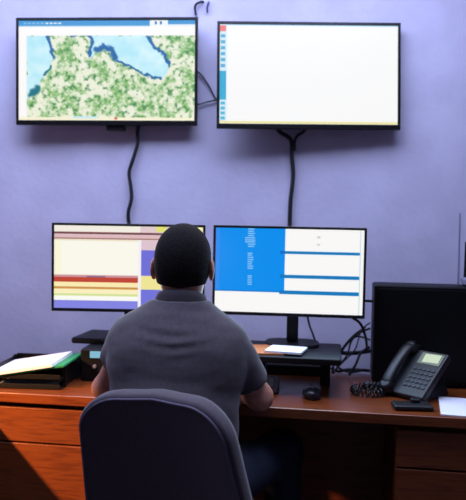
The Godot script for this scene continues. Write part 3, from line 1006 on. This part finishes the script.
func build_cables() -> void:
	cable("wavy black cable hanging from the left television to the left monitor", [Vector3(-0.47, 1.735, 0.035), Vector3(-0.482, 1.69, 0.02), Vector3(-0.482, 1.64, 0.018), Vector3(-0.5, 1.575, 0.02), Vector3(-0.515, 1.525, 0.016), Vector3(-0.507, 1.47, 0.018), Vector3(-0.503, 1.42, 0.018), Vector3(-0.516, 1.36, 0.018), Vector3(-0.512, 1.3, 0.02), Vector3(-0.5, 1.2, 0.1)], 0.0075)
	cable("thick black cable hanging from the right television to the right monitor", [Vector3(0.075, 1.725, 0.03), Vector3(0.092, 1.695, 0.022), Vector3(0.125, 1.675, 0.02), Vector3(0.141, 1.655, 0.018), Vector3(0.143, 1.6, 0.016), Vector3(0.15, 1.52, 0.016), Vector3(0.142, 1.42, 0.016), Vector3(0.14, 1.3, 0.02), Vector3(0.14, 1.2, 0.1)], 0.0085)
	cable("short black cable joining the thick one under the right television", [Vector3(0.205, 1.725, 0.03), Vector3(0.19, 1.698, 0.022), Vector3(0.165, 1.68, 0.02), Vector3(0.153, 1.655, 0.018), Vector3(0.154, 1.62, 0.022)], 0.006)
	cable("thin black cable running down between the two televisions", [Vector3(-0.27, 1.94, 0.03), Vector3(-0.236, 1.93, 0.014), Vector3(-0.2, 1.885, 0.012), Vector3(-0.165, 1.825, 0.012), Vector3(-0.12, 1.79, 0.03)], 0.0032)
	cable("thin black cable running level between the two televisions", [Vector3(-0.28, 1.795, 0.03), Vector3(-0.235, 1.803, 0.014), Vector3(-0.19, 1.815, 0.012), Vector3(-0.15, 1.822, 0.014), Vector3(-0.11, 1.832, 0.03)], 0.003)
	# stubs hooked out of the wall above the gap
	cable("curved cable stub poking from the wall above the left television", [Vector3(-0.252, 2.16, 0.008), Vector3(-0.256, 2.185, 0.014), Vector3(-0.25, 2.2, 0.02), Vector3(-0.23, 2.212, 0.012), Vector3(-0.225, 2.215, -0.004)], 0.005, "", M.cord)
	cable("short cable stub poking from the wall between the two televisions", [Vector3(-0.206, 2.17, 0.008), Vector3(-0.207, 2.185, 0.014), Vector3(-0.203, 2.205, 0.014), Vector3(-0.203, 2.215, -0.004)], 0.0042, "", M.cord_pale)
	# behind the right monitor and beside the computer
	var tangle := [
		["black cable dropping from the right monitor to the riser", [Vector3(0.2, 1.05, 0.26), Vector3(0.213, 0.99, 0.22), Vector3(0.222, 0.95, 0.17), Vector3(0.24, 0.9, 0.12), Vector3(0.255, 0.86, 0.1)], 0.004],
		["black cable curving from the right monitor's corner to the computer case", [Vector3(0.32, 1.03, 0.26), Vector3(0.375, 0.985, 0.2), Vector3(0.415, 0.955, 0.16), Vector3(0.44, 0.9, 0.12), Vector3(0.45, 0.85, 0.09)], 0.005],
		["straight black cable from the right monitor's side to the computer case", [Vector3(0.37, 1.045, 0.29), Vector3(0.41, 1.045, 0.2), Vector3(0.46, 1.04, 0.15)], 0.005],
		["lowest black cable lying along the wall beside the riser", [Vector3(0.315, 0.77, 0.1), Vector3(0.34, 0.762, 0.12), Vector3(0.38, 0.77, 0.12), Vector3(0.46, 0.765, 0.1)], 0.006],
		["black cable sagging level between riser and computer case", [Vector3(0.3, 0.845, 0.12), Vector3(0.36, 0.832, 0.11), Vector3(0.42, 0.836, 0.11), Vector3(0.475, 0.845, 0.1)], 0.008],
		["looped black cable beside the right riser's leg", [Vector3(0.31, 0.77, 0.2), Vector3(0.325, 0.82, 0.18), Vector3(0.36, 0.87, 0.15), Vector3(0.4, 0.91, 0.13), Vector3(0.44, 0.935, 0.11)], 0.004],
		["second looped black cable beside the right riser's leg", [Vector3(0.315, 0.762, 0.16), Vector3(0.335, 0.785, 0.15), Vector3(0.37, 0.83, 0.14), Vector3(0.385, 0.88, 0.13), Vector3(0.41, 0.9, 0.12), Vector3(0.46, 0.885, 0.1)], 0.0035],
		["wide black cable loop hanging before the wall next to the computer case", [Vector3(0.46, 0.93, 0.1), Vector3(0.4, 0.9, 0.11), Vector3(0.35, 0.84, 0.12), Vector3(0.33, 0.79, 0.13), Vector3(0.38, 0.765, 0.14), Vector3(0.44, 0.775, 0.13)], 0.0045],
		["steep black cable leaning against the computer case", [Vector3(0.455, 0.86, 0.12), Vector3(0.42, 0.84, 0.15), Vector3(0.4, 0.8, 0.17), Vector3(0.375, 0.76, 0.18)], 0.005],
		["thin black cable looping up behind the right riser's end", [Vector3(0.315, 0.775, 0.22), Vector3(0.345, 0.8, 0.17), Vector3(0.4, 0.85, 0.13), Vector3(0.425, 0.92, 0.1), Vector3(0.46, 0.95, 0.09)], 0.003],
		["thin black cable arching under the right riser", [Vector3(0.08, 0.815, 0.12), Vector3(0.14, 0.84, 0.1), Vector3(0.2, 0.85, 0.1), Vector3(0.26, 0.83, 0.11), Vector3(0.33, 0.79, 0.12)], 0.004],
		["thin black cable dipping low across the wall under the right riser", [Vector3(0.05, 0.85, 0.06), Vector3(0.12, 0.815, 0.06), Vector3(0.19, 0.8, 0.07), Vector3(0.26, 0.815, 0.08), Vector3(0.34, 0.86, 0.08)], 0.003],
	]
	for c in tangle:
		cable(c[0], c[1], c[2])

# ------------------------------------------------------------------ things beyond the left edge of the picture that shape its light
func build_lamp() -> void:
	var t := thing("floor_lamp", "floor lamp with a warm bulb in a metal cone shade left of the desk", "lamp", at(-1.62, 0, 1.45))
	var base := MB.new()
	base.lathe(Transform3D(), [Vector2(0.13, 0.0), Vector2(0.13, 0.015), Vector2(0.11, 0.024), Vector2(0.015, 0.03)], 24)
	part("base", base, M.satin_black, t)
	var pole := MB.new()
	pole.tube(smooth_path([Vector3(0, 0.02, 0), Vector3(0, 0.9, 0), Vector3(0, 1.5, 0), Vector3(-0.005, 1.58, 0.005), Vector3(-0.03, 1.6, 0.04)]), 0.011, 10)
	part("pole", pole, M.satin_black, t)
	var dir := (Vector3(-0.76, 0.58, 0.6) - Vector3(-1.6, 1.45, 1.43)).normalized()
	var zb := -dir
	var xb := Vector3.UP.cross(zb).normalized()
	var bas := Basis(xb, zb.cross(xb), zb)
	var head := Transform3D(Basis(bas.x, bas.z, -bas.y), Vector3(0.02, 1.45, -0.02))   # y of the shade points away from the beam
	var sh := MB.new()
	sh.lathe(head, [Vector2(0.1, -0.06), Vector2(0.098, -0.06), Vector2(0.045, 0.075), Vector2(0.02, 0.14), Vector2(0.0, 0.14), Vector2(0.02, 0.146), Vector2(0.05, 0.078), Vector2(0.1, -0.06)], 24, false)
	part("shade", sh, M.satin_black, t)
	var bulb := MB.new()
	bulb.lathe(head, [Vector2(0.004, -0.03), Vector2(0.022, -0.022), Vector2(0.03, 0.0), Vector2(0.024, 0.025), Vector2(0.012, 0.05), Vector2(0.004, 0.055)], 16)
	part("bulb", bulb, M.bulb, t)
	var l := SpotLight3D.new()
	l.name = "lamp_light"
	l.spot_angle = 16.5
	l.spot_angle_attenuation = 0.6
	l.spot_range = 8.0
	l.spot_attenuation = 2.0
	l.light_color = Color(1.0, 0.74, 0.48)
	l.light_energy = 9.0
	l.light_size = 0.02
	l.shadow_enabled = true
	add_child(l)
	l.transform = Transform3D(bas, Vector3(-1.6, 1.45, 1.43))

func build_cabinet() -> void:
	var t := thing("side_cabinet", "low dark wooden cabinet standing left of the desk, outside the view", "cabinet", at(-1.2, 0, 0.98))
	part("body", bx(Vector3(0.46, 0.74, 0.5), Vector3(0, 0.37, 0), 0.002), M.wood, t)
	part("top", bx(Vector3(0.5, 0.03, 0.54), Vector3(0, 0.755, 0), 0.003), M.wood, t)
	for i in 2:
		var d := part("door", bx(Vector3(0.018, 0.67, 0.24), Vector3(0.239, 0.385, -0.122 + i * 0.244), 0.002), M.wood, t)
		part("handle", bx(Vector3(0.014, 0.1, 0.01), Vector3(0.254, 0.45, -0.03 + i * 0.06), 0.003), M.satin_black, d)

func build_ceiling_light() -> void:
	var t := thing("ceiling_light", "flat cool white ceiling panel over the desk, above the view", "lamp", at(-0.35, 2.74, 0.86))
	part("housing", bx(Vector3(2.46, 0.04, 0.96), Vector3(0, -0.02, 0), 0.004), M.white_metal, t)
	part("diffuser", bx(Vector3(2.4, 0.006, 0.9), Vector3(0, -0.043, 0), 0.001), M.panel_glow, t)

# ------------------------------------------------------------------
func _ready() -> void:
	desk_xf = at(0.1, 0, 0.33, DESK_TURN)
	# --- camera
	var cam := Camera3D.new()
	cam.name = "camera"
	cam.fov = rad_to_deg(2.0 * atan(250.0 / 700.0))
	cam.near = 0.05
	cam.position = Vector3(0.138, 1.31, 2.83)
	cam.rotation_degrees = Vector3(-1.85, 4.53, 1.055)
	var lens := CameraAttributesPhysical.new()      # a fast lens focused on the man: wall and chair slightly soft
	lens.frustum_focal_length = 33.6
	lens.frustum_focus_distance = 2.05
	lens.frustum_near = 0.05
	lens.frustum_far = 100.0
	lens.exposure_aperture = 2.2
	cam.attributes = lens
	add_child(cam)
	cam.current = true
	# --- air and exposure
	var env := Environment.new()
	env.background_mode = Environment.BG_COLOR
	env.background_color = Color(0.02, 0.02, 0.03)
	env.tonemap_mode = Environment.TONE_MAPPER_LINEAR
	env.tonemap_exposure = 0.88
	env.sdfgi_enabled = true
	env.ssao_enabled = true
	env.ssil_enabled = true
	var we := WorldEnvironment.new()
	we.name = "world"
	we.environment = env
	add_child(we)
	# --- the cool ceiling panel
	var l := AreaLight3D.new()
	l.name = "ceiling_panel_light"
	l.area_size = Vector2(2.4, 0.9)
	l.light_color = Color(0.76, 0.82, 1.0)
	l.light_energy = 6.6
	l.area_range = 10.0
	l.area_attenuation = 2.0
	l.shadow_enabled = true
	l.transform = Transform3D(Basis(Vector3.RIGHT, -PI / 2), Vector3(-0.35, 2.685, 0.86))
	add_child(l)

	# --- materials
	M.satin_black = mat(Color(0.025, 0.025, 0.035), 0.5, 0.0, 0.35)
	M.gloss_black = mat(Color(0.035, 0.035, 0.045), 0.3)
	M.case_black = mat(Color(0.02, 0.02, 0.025), 0.5, 0.0, 0.3)
	M.phone_black = mat(Color(0.03, 0.04, 0.055), 0.45)
	M.phone_key = mat(Color(0.13, 0.18, 0.22), 0.5)
	M.cord = mat(Color(0.05, 0.05, 0.08), 0.6)
	M.cord_pale = mat(Color(0.3, 0.3, 0.45), 0.55)
	M.lcd = mat(Color(0.42, 0.46, 0.38), 0.3)
	M.note = mat(Color(0.84, 0.85, 0.62), 0.8)
	M.paper = mat(Color(0.9, 0.9, 0.92), 0.85)
	M.kraft = mat(Color(0.72, 0.42, 0.22), 0.8)
	M.green = mat(Color(0.08, 0.5, 0.3), 0.6)
	M.grey_plastic = mat(Color(0.4, 0.4, 0.44), 0.5)
	M.key_plastic = mat(Color(0.5, 0.5, 0.54), 0.55)
	M.pale_plastic = mat(Color(0.5, 0.5, 0.6), 0.5)
	M.white_metal = mat(Color(0.85, 0.85, 0.88), 0.5)
	var skin_t := noise_tex(31, 0.03, [rgb(176, 118, 98), rgb(204, 146, 122)], [0.25, 0.75], 256)
	M.skin = textured(skin_t, Vector3(3, 3, 3), 0.5)
	M.skin.subsurf_scatter_enabled = true
	M.skin.subsurf_scatter_strength = 0.12
	var hair_t := noise_tex(33, 0.09, [rgb(13, 10, 11), rgb(27, 23, 24), rgb(56, 52, 53)], [0.2, 0.6, 0.95], 256)
	M.hair = textured(hair_t, Vector3(9, 4, 9), 0.95, noise_tex(34, 0.12, [], [], 256), 0.12, 0.25)
	var weave := noise_tex(35, 0.2, [], [], 256, 2)
	M.shirt = textured(noise_tex(36, 0.05, [rgb(66, 58, 63), rgb(75, 67, 72)], [0.3, 0.7], 256), Vector3(4, 4, 4), 0.9, weave, 0.05)
	M.shirt.rim_enabled = true
	M.shirt.rim = 0.3
	M.shirt_dark = mat(Color8(68, 60, 65), 0.9)
	M.denim = mat(Color8(24, 32, 52), 0.9)
	M.chair_cloth = textured(noise_tex(37, 0.08, [rgb(66, 56, 64), rgb(76, 66, 74)], [0.3, 0.7], 256), Vector3(6, 6, 6), 0.95, weave, 0.08)
	M.chair_cloth.rim_enabled = true
	M.chair_cloth.rim = 0.4
	M.piping = mat(Color8(96, 86, 104), 0.8)
	var grain := noise_tex(41, 0.02, [rgb(96, 43, 16), rgb(115, 55, 20), rgb(123, 61, 24), rgb(105, 48, 18)], [0.15, 0.42, 0.62, 0.9], 512, 5)
	M.wood = textured(grain, Vector3(0.55, 6.0, 6.0), 0.42)
	M.wood_top = textured(grain, Vector3(0.55, 6.0, 6.0), 0.3)
	M.wood_top.clearcoat_enabled = true
	M.wood_top.clearcoat = 0.3
	M.wood_top.clearcoat_roughness = 0.25
	var plaster := noise_tex(51, 0.01, [rgb(194, 188, 211), rgb(202, 196, 219)], [0.3, 0.7], 512, 5)
	M.wall = textured(plaster, Vector3(0.7, 0.7, 0.7), 0.9, noise_tex(52, 0.08, [], [], 512, 4), 0.06)
	M.ceil = mat(Color8(210, 210, 222), 0.95)
	M.floor = textured(noise_tex(53, 0.02, [rgb(62, 54, 52), rgb(80, 72, 68)], [0.3, 0.7], 512), Vector3(1, 1, 1), 0.6)
	M.bulb = mat(Color(1, 0.9, 0.75), 0.3)
	M.bulb.emission_enabled = true
	M.bulb.emission = Color(1.0, 0.75, 0.5)
	M.bulb.emission_energy_multiplier = 2.0
	M.panel_glow = mat(Color(0.9, 0.9, 0.95), 0.4)
	M.panel_glow.emission_enabled = true
	M.panel_glow.emission = Color(0.85, 0.87, 1.0)
	M.panel_glow.emission_energy_multiplier = 1.2
	M.small_screen = mat(Color(0.02, 0.02, 0.02), 0.3)
	M.small_screen.emission_enabled = true
	M.small_screen.emission = Color(0.6, 0.85, 0.95)
	M.small_screen.emission_energy_multiplier = 0.8

	# --- the room
	structure("wall_back", bx(Vector3(7.2, 2.95, 0.12), Vector3(0.1, 1.375, -0.06), 0.0), M.wall)
	structure("wall_left", bx(Vector3(0.12, 2.95, 7.2), Vector3(-2.66, 1.375, 3.45), 0.0), M.wall)
	structure("wall_right", bx(Vector3(0.12, 2.95, 7.2), Vector3(2.86, 1.375, 3.45), 0.0), M.wall)
	structure("wall_front", bx(Vector3(7.2, 2.95, 0.12), Vector3(0.1, 1.375, 6.2), 0.0), M.wall)
	structure("floor", bx(Vector3(7.2, 0.1, 7.2), Vector3(0.1, -0.05, 3.45), 0.0), M.floor)
	structure("ceiling", bx(Vector3(7.2, 0.1, 7.2), Vector3(0.1, 2.79, 3.45), 0.0), M.ceil)

	# --- large things first
	build_desk()
	var tv1 := television("left wall television showing a green satellite map", Vector3(-0.6, 1.921, 0.075), Vector3(0.5, 1.57, 0.37), map_picture(), 1.12)
	part("sensor_box", bx(Vector3(0.075, 0.02, 0.04), Vector3(0.035, -0.222, -0.03), 0.004), M.gloss_black, tv1)
	part("wall_bracket", bx(Vector3(0.2, 0.2, 0.031), Vector3(0, 0, -0.0565), 0.002), M.satin_black, tv1)
	var tv2 := television("right wall television showing a blank white page", Vector3(0.203, 1.904, 0.085), Vector3(-2.5, 5.2, 0.68), page_picture(), 1.12, 0.713, 0.416)
	part("wall_bracket", bx(Vector3(0.16, 0.14, 0.032), Vector3(0, 0, -0.057), 0.002), M.satin_black, tv2)
	var m1 := monitor("left monitor showing a table of cream, red and blue rows", Vector3(-0.441, 1.155, 0.33), Vector3(0.8, 4.0, 0.1), table_picture(), 1.12, 0.885, 0.558, 0.0)
	var m2 := monitor("right monitor showing a blue and white form", Vector3(0.14, 1.156, 0.33), Vector3(0.9, -0.9, -0.1), blue_picture(), 1.12, 0.885, 0.545, 0.018)
	screen_light(tv1.transform, 0.7, 0.39, Color(0.85, 0.95, 0.95), 0.5, "map_screen_light")
	screen_light(tv2.transform, 0.7, 0.39, Color(1, 1, 1), 0.7, "page_screen_light")
	screen_light(m1.transform, 0.52, 0.3, Color(0.95, 0.92, 0.9), 0.3, "table_screen_light")
	screen_light(m2.transform, 0.52, 0.3, Color(0.7, 0.87, 1.0), 0.3, "form_screen_light")
	riser("black monitor riser under the left monitor", dk(-0.53, 0.75, -0.12), 0.485, 0.22, 0.885, "monitor risers")
	riser("black monitor riser under the right monitor", dk(0.06, 0.75, 0.03), 0.345, 0.32, 0.885, "monitor risers")
	build_chair()
	build_person()
	# --- what stands on the desk
	build_keyboard()
	build_mouse()
	build_phone()
	build_small_things()
	build_cables()
	# --- light makers beyond the frame
	build_ceiling_light()
	build_cabinet()
	build_lamp()
	for o in find_children("*", "GeometryInstance3D", true, false):
		o.cast_shadow = GeometryInstance3D.SHADOW_CASTING_SETTING_ON
